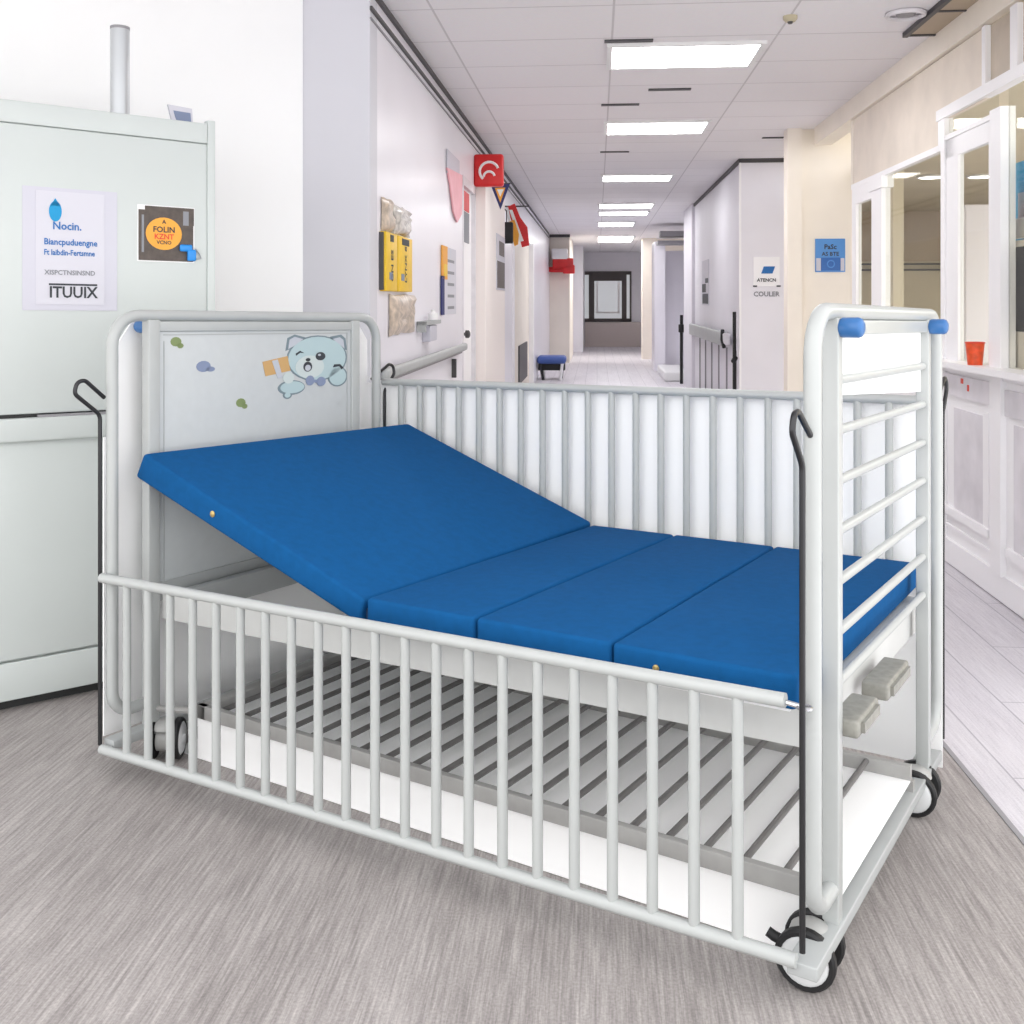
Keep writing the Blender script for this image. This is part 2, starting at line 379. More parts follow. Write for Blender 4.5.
# ---- right glazed wall
struct('trim_15', MB().box((1.765, 3.6, 2.60), (1.90, 8.75, ZC)), M_beige)
struct('wall_right', MB().box((1.79, 5.03, 2.27), (1.82, 7.56, 2.6)).box((1.79, 5.66, 2.13), (1.82, 7.56, 2.27)), M_tan)
struct('trim_16', MB().box((1.786, 7.545, 0), (1.82, 7.60, 2.6)), M_beige)
struct('trim_17', MB().box((1.778, 5.66, 2.112), (1.82, 7.56, 2.145)).box((1.778, 5.62, 2.112), (1.82, 5.67, 2.30)), M_trimw)
struct('trim_18', MB().box((1.77, 3.6, 2.27), (1.82, 5.68, 2.325)), M_trimw)
struct('trim_19', MB().box((1.775, 3.6, .975), (1.82, 5.62, 1.006)).box((1.69, 3.6, 1.005), (1.86, 5.62, 1.035)), M_trimw)
struct('baseboard_right', MB().box((1.775, 3.6, 0), (1.80, 7.56, .12)), M_trimw)
struct('wall_right', MB().box((1.80, 5.62, .0), (1.84, 6.75, 1.0)).box((1.80, 3.6, 0), (1.84, 3.9, 1.0)).box((1.81, 3.6, 0), (1.84, 5.62, .13)), M_trimw)
w = thing('window_2', None, None, COR, (1.80, 4.8, 2.33), kind='structure')
emit('window_frame', MB().box((1.775, 4.99, 2.325), (1.82, 5.035, 2.60)).box((1.775, 4.62, 2.325), (1.82, 4.70, 2.60)), M_trimw, COR, w)
emit('pane', MB().box((1.80, 4.70, 2.325), (1.81, 4.99, 2.60)).box((1.80, 3.6, 2.325), (1.81, 4.62, 2.60)), M_taupepane, COR, w, label='taupe blanked pane')
w = thing('window_3', None, None, COR, (1.80, 6.2, 1.02), kind='structure')
emit('window_frame', MB().box((1.785, 5.62, 1.0), (1.82, 6.75, 1.035)), M_trimw, COR, w)
emit('pane', MB().box((1.80, 5.62, 1.03), (1.805, 6.78, 2.115)), M_glass, COR, w)
d = thing('door_3', None, None, COR, (1.80, 7.1, 0), kind='structure')
emit('door_frame', MB().box((1.782, 7.44, 0), (1.82, 7.55, 2.112)).box((1.775, 6.76, 0), (1.83, 7.0, 2.112)).box((1.765, 6.72, 2.04), (1.84, 7.04, 2.118)).box((1.78, 6.9, 2.0), (1.82, 7.5, 2.112)).box((1.785, 7.0, 0), (1.82, 7.45, .5)), M_trimw, COR, d)
emit('pane', MB().box((1.80, 7.0, .5), (1.805, 7.44, 2.0)), M_glass, COR, d)
d = thing('door_4', None, None, COR, (1.80, 5.2, .14), kind='structure')
emit('door_stile', MB().box((1.775, 5.56, .12), (1.82, 5.62, 2.27)).box((1.785, 5.39, 1.03), (1.815, 5.56, 2.165)), M_trimw, COR, d)
emit('door_stile', MB().box((1.785, 4.90, 1.03), (1.815, 4.975, 2.165)).box((1.765, 4.78, .12), (1.83, 4.91, 2.19)), M_trimw, COR, d)
emit('door_rail', MB().box((1.785, 4.9, 2.06), (1.815, 5.56, 2.165)).box((1.778, 4.9, 2.155), (1.82, 5.56, 2.18)), M_trimw, COR, d)
emit('pane', MB().box((1.798, 4.97, 1.03), (1.803, 5.39, 2.06)).box((1.798, 4.9, 2.18), (1.803, 5.56, 2.265)), M_glass, COR, d)
emit('lower_panel', MB().box((1.79, 4.90, .12), (1.83, 5.62, .975)), M_trimw, COR, d)
emit('inset_panel', MB().box((1.783, 5.03, .29), (1.80, 5.44, .80)), M_inset, COR, d)
emit('panel_moulding', MB().box((1.765, 4.94, .255), (1.80, 5.56, .295)).box((1.775, 4.95, .29), (1.80, 5.02, .82)).box((1.78, 4.92, .185), (1.80, 5.56, .20)), M_trimw, COR, d)
emit('push_plate', MB().box((1.775, 4.93, .86), (1.80, 5.56, .965)), M_inset, COR, d)
emit('push_mark', MB().box((1.772, 5.28, .93), (1.775, 5.31, .955)).box((1.772, 5.20, .90), (1.775, 5.22, .93)), M_redink, COR, d, label='small red marks')
d = thing('door_5', None, None, COR, (1.80, 4.2, .14), kind='structure')
emit('lower_panel', MB().box((1.79, 3.9, .12), (1.83, 4.78, .975)), M_trimw, COR, d)
emit('inset_panel', MB().box((1.783, 3.95, .26), (1.80, 4.68, .80)), M_inset, COR, d)
emit('push_plate', MB().box((1.775, 3.9, .83), (1.80, 4.76, .945)), M_inset, COR, d)
emit('panel_moulding', MB().box((1.77, 3.9, .215), (1.80, 4.74, .26)), M_trimw, COR, d)
emit('pane', MB().box((1.80, 3.6, 1.03), (1.805, 4.78, 2.265)), M_glass, COR, d)
# ---- the room behind the glass
ic = slab(1.83, 7.0, 3.6, 7.6, 2.40, 0.05); ic2 = slab(2.11, 7.0, 7.6, 13.0, 2.40, 0.05); ic.add(ic2.v, ic2.f)
struct('ceiling', ic, M_room)
struct('floor', slab(1.951, 7.0, 3.6, 13.0, -0.05, 0.05), M_floor2)
struct('wall_room', MB().box((2.22, 13.0, 1.80), (7.1, 13.1, 2.42)), M_room_up)
struct('wall_room', MB().box((2.22, 13.0, 0), (7.1, 13.1, 1.80)), M_room)
struct('wall_room', MB().box((7.0, 3.6, 0), (7.1, 13.0, 2.42)), M_room)
struct('trim_20', MB().box((2.5, 12.94, 1.755), (7.0, 13.0, 1.775)).box((2.5, 12.94, 1.685), (7.0, 13.0, 1.705)), M_dark)
struct('wall_room', MB().box((2.185, 8.0, 0), (2.262, 8.1, 2.40)), M_room)

# ---------------- ceiling fittings
LGT = [(5.80, 6.32, .085, .885), (8.30, 8.84, .085, .86), (11.8, 12.35, .07, .83), (15.3, 15.95, .04, .81), (16.65, 17.3, .04, .80), (18.95, 19.9, .03, .66), (23.1, 25.3, .03, .80)]
LB = ['nearest rectangular ceiling light panel, above the footboard', 'second rectangular ceiling light panel down the corridor', 'third ceiling light panel down the corridor',
      'fourth ceiling light panel, close in front of a thin fifth one', 'fifth ceiling light panel, close behind the fourth', 'sixth ceiling light panel, short and far down the corridor',
      'farthest ceiling light panel, just before the end wall']
for i, (a0, a1, b0, b1) in enumerate(LGT):
    lab = LB[i]
    t = thing('ceiling_light', lab, 'ceiling light', COR, ((b0+b1)/2, (a0+a1)/2, ZC-.02), 'corridor ceiling lights')
    emit('light_frame', MB().box((b0-.03, a0-.03, ZC-.018), (b1+.03, a0, ZC)).box((b0-.03, a1, ZC-.018), (b1+.03, a1+.03, ZC)).box((b0-.03, a0, ZC-.018), (b0, a1, ZC)).box((b1, a0, ZC-.018), (b1+.03, a1, ZC)), M_white, COR, t)
    emit('diffuser', MB().box((b0, a0, ZC-.012), (b1, a1, ZC-.002)), M_glow if i < 2 else M_glow2, COR, t)
t = thing('smoke_detector', 'small beige smoke detector on the ceiling right of the nearest light panel', 'smoke detector', COR, (.95, 5.29, ZC-.05))
emit('housing', MB().lathe((.95, 5.29, ZC), (0, 0, -1), [(0, .035), (.015, .035), (.028, .024)]), M_smoke, COR, t)
emit('sensor', MB().lathe((.95, 5.29, ZC-.028), (0, 0, -1), [(0, .014), (.01, .01)]), M_dark, COR, t)
t = thing('air_diffuser', 'round ringed air diffuser on the ceiling near the glazed wall', 'air vent', COR, (1.5, 5.27, ZC-.03))
emit('outer_ring', MB().tube([(1.5+.085*math.cos(a*math.pi/12), 5.27+.085*math.sin(a*math.pi/12), ZC-.012) for a in range(24)], .012, 8, True), M_inset, COR, t)
emit('core', MB().lathe((1.5, 5.27, ZC), (0, 0, -1), [(0, .05), (.016, .045)]), M_midgrey, COR, t)
t = thing('ceiling_grille', 'large taupe ceiling grille with a dark edge beside the glazed wall', 'air vent', COR, (1.62, 5.2, ZC-.02))
emit('grille_panel', MB().box((1.62, 4.6, ZC-.012), (1.764, 5.68, ZC)), M_room_up, COR, t)
emit('grille_frame', MB().box((1.60, 4.6, ZC-.025), (1.625, 5.68, ZC)).box((1.60, 5.66, ZC-.02), (1.764, 5.68, ZC)).box((1.62, 5.2, ZC-.018), (1.764, 5.22, ZC)), M_dark, COR, t)
for (a, b0, b1, lab) in [(5.68, .04, .30, 'thin dark slot vent just in front of the nearest light panel'), (7.02, .34, .62, 'thin dark slot vent on the ceiling between first and second light panels'),
                    (7.54, .03, .30, 'thin dark slot vent just before the second light panel'), (9.95, .03, .30, 'thin dark slot vent behind the second light panel'), (9.2, 1.42, 1.60, 'small dark slot vent on the ceiling beside the cream column')]:
    emit('slot_vent', MB().box((b0, a, ZC-.008), (b1, a+.05, ZC+.002)), M_dark, COR, None, lab, 'air vent', 'ceiling slot vents')
for (a, b, lab) in [(9.3, 2.858, 'oval downlight seen through the wide window'), (9.3, 3.273, 'oval downlight seen through the glazed door')]:
    t = thing('downlight', lab, 'ceiling light', COR, (b, a, 2.38), 'downlights in the glazed room')
    emit('lens', MB().lathe((b, a, 2.399), (0, 0, -1), [(0, .10), (.015, .09)]), M_downglow, COR, t)
    emit('rim', MB().tube([(b+.11*math.cos(k*math.pi/12), a+.11*math.sin(k*math.pi/12), 2.392) for k in range(24)], .01, 8, True), M_white, COR, t)

# ================================================================== CABINET (left)
c = thing('tall_cabinet', 'tall pale green white cabinet standing at the left wall', 'cabinet', CAB, (-.45, .3, 0))
emit('body', MB().box((-1.1, .022, .035), (0, .62, 1.965), .006), M_cab, CAB, c)
emit('door', MB().box((-1.1, 0, .957), (-.0255, .02, 1.8985), .004), M_cab, CAB, c)
dr = emit('drawer', MB().box((-1.1, 0, .165), (-.026, .02, .87), .004), M_cab, CAB, c)
emit('handle', MB().box((-1.1, -.022, .868), (-.026, .02, .945), .008), M_cab, CAB, dr)
emit('finger_recess', MB().box((-.60, -.012, .945), (-.03, .02, .953)), M_midgrey, CAB, dr)
emit('lower_panel', MB().box((-1.1, 0, .035), (-.026, .02, .157), .004), M_cab, CAB, c)
emit('shadow_gap', MB().box((-1.1, .008, .944), (-.026, .024, .957)), M_cab_d, CAB, c)
emit('edge_post', MB().box((-.025, -.004, .035), (0.004, .03, 1.985), .003), M_cab, CAB, c)
emit('top_trim', MB().box((-1.1, -.006, 1.90), (-.026, .62, 1.972), .004), M_cab, CAB, c)
emit('plinth', MB().box((-1.08, .04, 0), (-.02, .60, .036)), M_cab_d, CAB, c)
t = thing('metal_pole', 'upright brushed metal pole on top of the tall cabinet', 'pole', CAB, (-.271, .2, 1.955))
emit('tube', MB().lathe((-.271, .2, 1.973), (0, 0, 1), [(0, .033), (.34, .033)]), M_alu, CAB, t)
emit('cap', MB().lathe((-.271, .2, 2.313), (0, 0, 1), [(0, .034), (.01, .034), (.012, .026)]), M_midgrey, CAB, t)
CH = 1.973
t = thing('card_holder', 'small blue and white card stand on the cabinet top corner', 'card stand', CAB, (-.045, .2, 1.955))
emit('plate', MB().hexa([(-.113, .10, CH), (-.037, .10, CH), (-.037, .112, CH), (-.113, .112, CH)], [(-.119, .135, CH+.08), (-.029, .135, CH+.075), (-.029, .147, CH+.075), (-.119, .147, CH+.08)]), M_paper, CAB, t)
emit('print', MB().hexa([(-.097, .100, CH+.012), (-.045, .100, CH+.012), (-.045, .104, CH+.012), (-.097, .104, CH+.012)], [(-.103, .124, CH+.058), (-.039, .124, CH+.056), (-.039, .128, CH+.056), (-.103, .128, CH+.058)]), M_slateblue, CAB, t)
emit('foot', MB().box((-.113, .10, CH), (-.037, .19, CH+.006)), M_paper, CAB, t)
RX, UZ = (1, 0, 0), (0, 0, 1)
t = thing('paper_notice', 'white paper notice with blue drop logo taped on the cabinet door', 'notice', CAB, (-.5, -.002, 1.29))
emit('sleeve', MB().box((-.647, -.002, 1.295), (-.345, 0, 1.70)), M_paper2, CAB, t)
emit('sheet', MB().box((-.606, -.004, 1.315), (-.388, -.002, 1.688)), M_paper, CAB, t)
emit('drop_logo', MB().ellipse((-.546, -.0045, 1.622), (.020, 0, 0), (0, 0, .034), (0, -.001, 0)).prism([(-.562, -.0045, 1.64), (-.546, -.0045, 1.665), (-.53, -.0045, 1.64)], (0, -.001, 0)), M_inkcyan, CAB, t)
for nm, bd, sz, m, z, x, sx in [('heading', 'Nocin.', .036, M_inkblue, 1.563, -.555, .95), ('blue_line', 'Biancpuduengne', .029, M_inkblue, 1.512, -.582, .90), ('blue_line', 'Ft laibdin-Fertsmne', .026, M_inkblue, 1.478, -.582, .80),
                            ('grey_line', 'XISPCTNSINSND', .022, M_inkgrey, 1.413, -.58, .98), ('bold_line', 'ITUUIX', .052, M_inkdark, 1.338, -.566, .92)]:
    text(nm, bd, sz, m, CAB, (x, -.0042, z), RX, UZ, t, sx=sx)
emit('rule', MB().box((-.566, -.0052, 1.378), (-.412, -.0042, 1.384)), M_inkdark, CAB, t)
t = thing('card_sticker', 'dark card with a round orange print, on the cabinet door right of the paper notice', 'sticker', CAB, (-.17, -.002, 1.47))
emit('card', MB().box((-.272, -.003, 1.472), (-.078, 0, 1.648)).box((-.25, -.002, 1.60), (-.075, 0, 1.662)), M_brown, CAB, t)
emit('card_border', MB().box((-.276, -.001, 1.468), (-.073, 0, 1.665)), M_white, CAB, t)
emit('orange_disc', MB().ellipse((-.184, -.0035, 1.567), (.064, 0, 0), (0, 0, .057), (0, -.001, 0)), M_orange, CAB, t)
for bd, sz, m, z in [('A', .02, M_inkdark, 1.602), ('FOLIN', .028, M_inkdark, 1.572), ('KZNT', .026, M_redink, 1.548), ('VCNO', .018, M_inkdark, 1.53)]:
    text('print_line', bd, sz, m, CAB, (-.184, -.0046, z), RX, UZ, t, align='CENTER')
emit('side_print', MB().box((-.115, -.0042, 1.60), (-.095, -.003, 1.65)), M_inkgrey, CAB, t)
emit('side_print', MB().box((-.262, -.0042, 1.50), (-.254, -.003, 1.63)), M_inkgrey, CAB, t)
t = thing('plastic_clip', 'bright blue plastic clip at the lower corner of the dark card', 'clip', CAB, (-.09, -.012, 1.48))
emit('clip_body', MB().box((-.13, -.018, 1.507), (-.085, -.0045, 1.532), .006).box((-.103, -.020, 1.474), (-.072, -.0035, 1.515), .006), M_clip, CAB, t)
emit('clip_wire', MB().tube([(-.07, -.006, 1.52), (-.055, -.008, 1.50), (-.05, -.006, 1.486), (-.068, -.006, 1.482)], .003, 8), M_alu, CAB, t)

# ================================================================== HOSPITAL BED
Lu = 1.93
bed = thing('hospital_bed', 'white metal hospital bed with barred side rails on casters', 'bed', BED, (.96, .45, 0))
def end_frame(name, u, vh0, vh1, vl0, vl1, sgn):
    mb = MB()
    lw = .016 if sgn < 0 else .020
    pts = [(u, vl0, .168), (u, vh0, .168), (u, vh0, 1.274), (u, vh1, 1.274), (u, vh1, .168), (u, vl1, .168)]
    mb.tube(round_path(pts, [0, .07, .085, .085, .07, 0], 8), .0165, 14)
    fr = emit(name, mb, M_frame, BED, bed)
    for v in (vl0, vl1):
        emit('leg', MB().box((u-.016, v-lw, .10), (u+.016, v+lw, 1.262), .003), M_frame, BED, fr)
    emit('top_crossbar', MB().box((u-.013, vl0, 1.228), (u+.013, vl1, 1.258), .003), M_frame, BED, fr)
    emit('bottom_rail', MB().box((u-.022, vh0-(.045 if sgn < 0 else .012), .078), (u+(.034 if sgn < 0 else .02), vh1-.03, .104), .003), M_frame2, BED, fr)
    for v in (vl0, vl1):
        emit('corner_bumper', MB().lathe((u+sgn*.012, v, 1.243), (sgn, 0, 0), [(0, .012), (.003, .017), (.008, .0195), (.038, .0195), (.044, .017), (.048, .010)]), M_bumper, BED, fr, label='blue rubber corner bumper')
    return fr
foot = end_frame('foot_frame', 0.0, -.085, 1.04, .043, .88, -1)
head = end_frame('head_frame', Lu, -.138, .99, -.008, .862, 1)
rung = emit('rung', MB().tube([(0, .043, 1.141), (0, .88, 1.141)], .0098, 10), M_frame, BED, foot)
for k in range(1, 7): dup(rung, foot, (0, 0, -.0985*k))
emit('infill_panel', MB().prism([(.004, .055, 1.112), (.004, .866, 1.075), (.004, .866, 1.23), (.004, .055, 1.23)], (.004, 0, 0)), M_liner, BED, foot, label='white infill panel under the top bar')
# headboard panel with stickers
hb = emit('headboard_panel', MB().box((Lu-.006, .010, .46), (Lu+.006, .844, 1.23), .002), M_panel, BED, head)
emit('panel_edging', MB().box((Lu-.0075, .03, .50), (Lu-.006, .034, 1.20)).box((Lu-.0075, .822, .50), (Lu-.006, .826, 1.22)).box((Lu-.0075, .03, 1.217), (Lu-.006, .826, 1.22)).box((Lu-.012, .010, .452), (Lu+.012, .844, .505)), M_frame2, BED, hb)
def dv(cx, cy): return (.421 + (cx-154)*.00075, 1.121 - (cy-416)*.00047)
fu = Lu-.0062
def dpoly(mb, P, layer=0): return mb.prism([(fu - layer*.0006, *dv(*p)) for p in P], (-.0006, 0, 0))
def dell(mb, cx, cy, rx, ry, layer=0):
    v, z = dv(cx, cy); return mb.ellipse((fu-layer*.0006, v, z), (0, rx*.00075, 0), (0, 0, ry*.00047), (-.0006, 0, 0))
mb = MB(); dell(mb, 492, 390, 198, 166); dpoly(mb, [(288, 330), (300, 240), (345, 216), (420, 240), (440, 270)]); dpoly(mb, [(690, 340), (680, 250), (650, 220), (575, 235), (550, 265)])
dell(mb, 325, 590, 84, 52); dell(mb, 625, 530, 68, 76); dell(mb, 300, 640, 28, 28)
emit('kitten_outline', mb, M_catline, BED, hb)
mb = MB(); dell(mb, 492, 390, 188, 156, 1); dell(mb, 330, 588, 74, 42, 1); dell(mb, 625, 530, 58, 66, 1); dell(mb, 300, 640, 18, 18, 1)
emit('kitten_fill', mb, M_catblue, BED, hb)
emit('kitten_ear', dpoly(MB(), [(304, 318), (312, 252), (345, 232), (398, 250), (335, 300)], 1), M_catear, BED, hb)
mb = MB(); dpoly(mb, [(672, 325), (664, 260), (640, 240), (592, 252), (645, 300)], 1)
emit('kitten_ear', mb, M_catear, BED, hb)
emit('kitten_arm', dell(MB(), 305, 520, 34, 40, 2), M_catlight, BED, hb)
mb = MB(); dell(mb, 440, 450, 92, 82, 2); emit('kitten_muzzle', mb, M_catlight, BED, hb)
emit('kitten_eye', dell(MB(), 508, 376, 32, 30, 3), M_inkdark, BED, hb)
emit('kitten_wink', dpoly(MB(), [(348, 352), (376, 332), (404, 350), (376, 346), (352, 366)], 3), M_inkdark, BED, hb)
emit('kitten_nose', dell(MB(), 427, 398, 15, 12, 3), M_inkdark, BED, hb)
emit('kitten_lips', dell(MB(), 425, 448, 28, 36, 3), M_inkdark, BED, hb)
emit('kitten_paw_line', dpoly(MB(), [(590, 462), (600, 440), (640, 440), (664, 468), (650, 480), (634, 456), (604, 460)], 3), M_inkdark, BED, hb)
emit('kitten_mouth', dell(MB(), 425, 456, 18, 22, 4), M_catear, BED, hb)
emit('eye_glint', dell(MB(), 500, 366, 9, 8, 4), M_catear, BED, hb)
mb = MB(); dpoly(mb, [(150, 400), (300, 366), (318, 470), (168, 500)], 1); emit('carried_box', mb, M_catbox, BED, hb)
mb = MB(); dpoly(mb, [(205, 396), (240, 388), (270, 515), (240, 520)], 2); emit('box_ribbon', mb, M_catear, BED, hb)
mb = MB(); dell(mb, 440, 548, 28, 36, 3); dell(mb, 512, 560, 30, 34, 3); dell(mb, 477, 556, 12, 12, 3); emit('bow_tie', mb, M_slateblue, BED, hb)
for v, z in [(.075, 1.198), (.327, 1.003)]:
    mb = MB(); mb.ellipse((fu, v, z), (0, .020, 0), (0, 0, .014), (-.0008, 0, 0), 12).ellipse((fu, v+.016, z-.012), (0, .012, 0), (0, 0, .008), (-.0008, 0, 0), 10)
    emit('green_sticker', mb, M_green, BED, hb)
emit('blue_sticker', MB().ellipse((fu, .178, 1.122), (0, .028, 0), (0, 0, .017), (-.0008, 0, 0), 14).ellipse((fu, .205, 1.113), (0, .018, 0), (0, 0, .008), (-.0008, 0, 0), 10), M_slateblue, BED, hb)
hp = [(Lu+.072, .03, .005), (Lu+.072, .03, .085), (Lu+.072, -.112, .085), (Lu+.072, -.112, .93), (Lu+.072, -.07, .93), (Lu+.072, -.07, 1.19), (Lu+.072, -.02, 1.255), (Lu+.072, .97, 1.255), (Lu+.072, 1.025, 1.19), (Lu+.072, 1.025, 1.03), (Lu+.072, 1.085, 1.03), (Lu+.072, 1.085, .005)]
emit('head_liner', MB().prism(hp, (.004, 0, 0)), M_liner, BED, bed, label='bright white backing sheet behind the headboard')
emit('rear_liner', MB().box((-.01, 1.078, .03), (Lu+.07, 1.082, 1.038)), M_liner, BED, bed, label='bright white backing sheet behind the far rail')
# mattress frame
fz = lambda u: .505 - .016*u
mb = MB()
for v in (.03, .90):
    mb.hexa([(.03, v-.014, fz(.03)-.072), (Lu-.02, v-.014, fz(Lu)-.072), (Lu-.02, v+.014, fz(Lu)-.072), (.03, v+.014, fz(.03)-.072)],
            [(.03, v-.014, fz(.03)), (Lu-.02, v-.014, fz(Lu)), (Lu-.02, v+.014, fz(Lu)), (.03, v+.014, fz(.03))])
mf = emit('mattress_frame', mb, M_beam, BED, bed)
emit('end_beam', MB().box((.03, .03, .432), (.06, .93, .527), .003), M_beam, BED, mf)
emit('end_beam', MB().box((Lu-.05, .03, .40), (Lu-.02, .90, .474), .003), M_frame2, BED, mf)
emit('base_plate', MB().box((.07, .0, .503), (1.09, .93, .529)), M_liner, BED, mf)  # whitened to bounce light into the space below
# backrest plate, rising with the raised mattress section
bd = Vector((.81, 0, .288)).normalized(); bn = Vector((-bd.z, 0, bd.x))
def bp(s, v, h): 
    p = Vector((1.10, 0, .530)) + bd*s + bn*h; return (p.x, v, p.z)
emit('backrest_plate', MB().hexa([bp(.0, -.03, -.018), bp(.70, .08, -.018), bp(.70, .93, -.018), bp(.0, .93, -.018)], [bp(.0, -.03, -.004), bp(.70, .08, -.004), bp(.70, .93, -.004), bp(.0, .93, -.004)]), M_frame2, BED, mf)
for v in (.25, .68): emit('backrest_strut', MB().tube([bp(.45, v, -.03), (1.25, v, .44)], .012, 8), M_frame2, BED, mf)
# cranks under the foot end
for v0, v1 in ((.06, .22), (.30, .50)):
    cr = emit('crank_handle', MB().box((-.045, v0, .452), (.012, v1, .488), .007).box((-.052, v0+.02, .460), (-.045, v1-.02, .480)), M_crank, BED, mf)
    emit('crank_arm', MB().tube([(.04, v1-.02, .45), (-.02, v1-.02, .45), (-.02, v1-.02, .455)], .008, 8), M_crank, BED, cr)
# lower deck
mb = MB().box((.02, .045, .128), (1.80, .065, .166), .002).box((-.005, .70, .128), (1.80, .72, .166), .002)
mb.box((1.765, .045, .128), (1.80, .70, .166), .002)
mb.tube([(1.79, .06, .145), (Lu, .0, .145)], .010, 8).tube([(1.79, .69, .145), (Lu, .868, .145)], .010, 8).box((-.012, .70, .10), (.012, .72, .13))
dk = emit('lower_deck', mb, M_deck, BED, bed, label='slatted lower deck with shade painted into its grey')
emit('deck_liner', MB().box((-.005, .068, .128), (1.775, .70, .131)), M_liner, BED, dk, label='added white sheet brightening the gaps under the deck slats')  # sheet added at slat level, where it catches more light
emit('front_liner', MB().box((.02, .066, .002), (1.82, .069, .128)), M_liner, BED, dk, label='added white sheet catching light under the deck edge')  # upright sheet added to catch frontal light
sl = emit('slat', MB().tube([(.10, .055, .156), (.10, .705, .156)], .0075, 8), M_slat, BED, dk)
for k in range(1, 20): dup(sl, dk, (-.0855*k, 0, 0))
# front (lowered) and rear (raised) rails
def rail(name, va, vb, zt0, zt1, h0, h1, u0, u1, sp):
    mb = MB().tube([(u0, va, zt0), (u1, vb, zt1)], .0135, 12).tube([(u0-.02, va, h0), (u1, vb, h1)], .0135, 12)
    r = emit(name, mb, M_frame, BED, bed)
    b = emit('bar', MB().tube([(.125, va, (h0+.004)), (.125, va, zt0-.004)], .0113, 10), M_frame, BED, r)
    for k in range(1, 21):
        du = sp*k; f = du/(u1-u0)
        dup(b, r, (-du, (vb-va)*f, (h1-h0)*f*.95))
    pz = zt0-.006
    emit('locking_pin', MB().tube([(u0, va, zt0-.003), (u0-.035, va, pz)], .005, 8).tube([(u0-.035+.012*math.cos(k*math.pi/6), va+.012*math.sin(k*math.pi/6), pz) for k in range(12)], .0035, 6, True), M_chrome, BED, r)
    return r
rail('front_rail', -.132, -.164, .571, .551, .108, .080, .035, 1.94, .0856)
rail('rear_rail', 1.05, 1.05, 1.040, 1.035, .575, .57, .035, 1.945, .0868)
def rod(u, v, s, hoop_v, zb=.09, ho=.058):
    P = [(u, v, zb), (u, v, 1.0), (u, v+s*ho, 1.062), (u, v+s*(ho-.008), 1.092), (u, v+s*(ho-.032), 1.098), (u, hoop_v, 1.046)]
    emit('guide_rod', MB().tube(round_path(P, [0, .03, .018, .02, .02, 0], 5), .0058, 10), M_rod, BED, bed, label='dark steel guide rod with hooked top')
rod(0.0, -.146, -1, -.095, .135); rod(1.948, -.164, -1, -.150, .09, .08)
rod(0.0, 1.135, 1, 1.06); rod(1.96, 1.075, 1, 1.0)
# casters
def caster(u, v, ang, lever):
    ax = Vector((-math.sin(ang), math.cos(ang), 0)); tv = Vector((ax.y, -ax.x, 0))     # axle and rolling direction
    c0 = Vector((u, v, .058)) + tv*.0
    cs = emit('caster', MB().lathe((u, v, .098), (0, 0, -1), [(0, .016), (.02, .016)]).lathe(c0 - ax*.024, ax, [(0, .02), (.002, .034), (.046, .034), (.048, .02)]), M_hood, BED, bed)
    for s in (-1, 1):
        b = c0 + ax*(s*.026)
        wh = emit('wheel', MB().lathe(b, ax*s, [(0, .045), (.0, .053), (.004, .0575), (.016, .0575), (.021, .053), (.021, .046), (.016, .045)]), M_black, BED, cs)
        emit('hub', MB().lathe(b, ax*s, [(.001, .046), (.019, .046), (.023, .040), (.024, .012), (.028, .010)]), M_hub, BED, wh)
    emit('hood', MB().lathe((u, v, .09), (0, 0, 1), [(0, .040), (.012, .036), (.022, .020), (.024, .012)]), M_hood, BED, cs)
    if lever:
        L = tv*lever
        emit('brake_lever', MB().tube([c0 + Vector((0, 0, .02)), c0 + L*.045 + Vector((0, 0, .0)), c0 + L*.07 + Vector((0, 0, .006)), c0 + L*.082 + Vector((0, 0, .012))], .011, 10, r2=.0095), M_black, BED, cs, label='black brake pedal')
caster(.030, .0, math.radians(-3), 1)
caster(.012, .84, math.radians(-3), 1)
caster(1.90, .02, math.radians(55), 0)
caster(1.86, .79, math.radians(50), 0)
# white sheet on the floor below the bed
emit('floor_sheet', MB().box((.05, .07, .001), (1.93, 1.07, .003)), M_liner, BED, None, 'bright white sheet lying on the floor beneath the hospital bed', 'sheet')

# mattress: four joined sections
mt = thing('mattress', 'blue vinyl four-part folding mattress with raised head section on the bed', 'mattress', BED, (.5, .45, .505))
def zr(v): return .008*(v+.07)/1.07
def msec(name, uf0, uf1, ur0, ur1, z0=.530, t=.066):
    bm = bmesh.new(); vf, vr = -.068, 1.0
    P = [(uf0, vf), (uf1, vf), (ur1, vr), (ur0, vr)]
    vs = [bm.verts.new((u, v, z0 + zr(v))) for u, v in P] + [bm.verts.new((u, v, z0 + t + zr(v))) for u, v in P]
    for f in [(3,2,1,0),(4,5,6,7),(0,1,5,4),(1,2,6,5),(2,3,7,6),(3,0,4,7)]: bm.faces.new([vs[i] for i in f])
    bmesh.ops.recalc_face_normals(bm, faces=bm.faces)
    bmesh.ops.bevel(bm, geom=list(bm.edges), offset=.010, segments=3, profile=.5, affect='EDGES')
    bm.verts.index_update(); mb = MB(); mb.add([v.co[:] for v in bm.verts], [[v.index for v in f.verts] for f in bm.faces], True); bm.free()
    return emit(name, mb, M_blue, BED, mt)
msec('mattress_section', .036, .418, .036, .432)
msec('mattress_section', .422, .757, .436, .747)
msec('mattress_section', .763, 1.075, .751, 1.035)
bm = bmesh.new()
TF0, TF1, TR1, TR0 = Vector((1.082, -.068, .590)), Vector((1.925, -.068, .866)), Vector((1.79, 1.0, .893)), Vector((1.038, 1.0, .612))
bnn = (TF1-TF0).cross(TR0-TF0).normalized(); bnn = bnn if bnn.z > 0 else -bnn
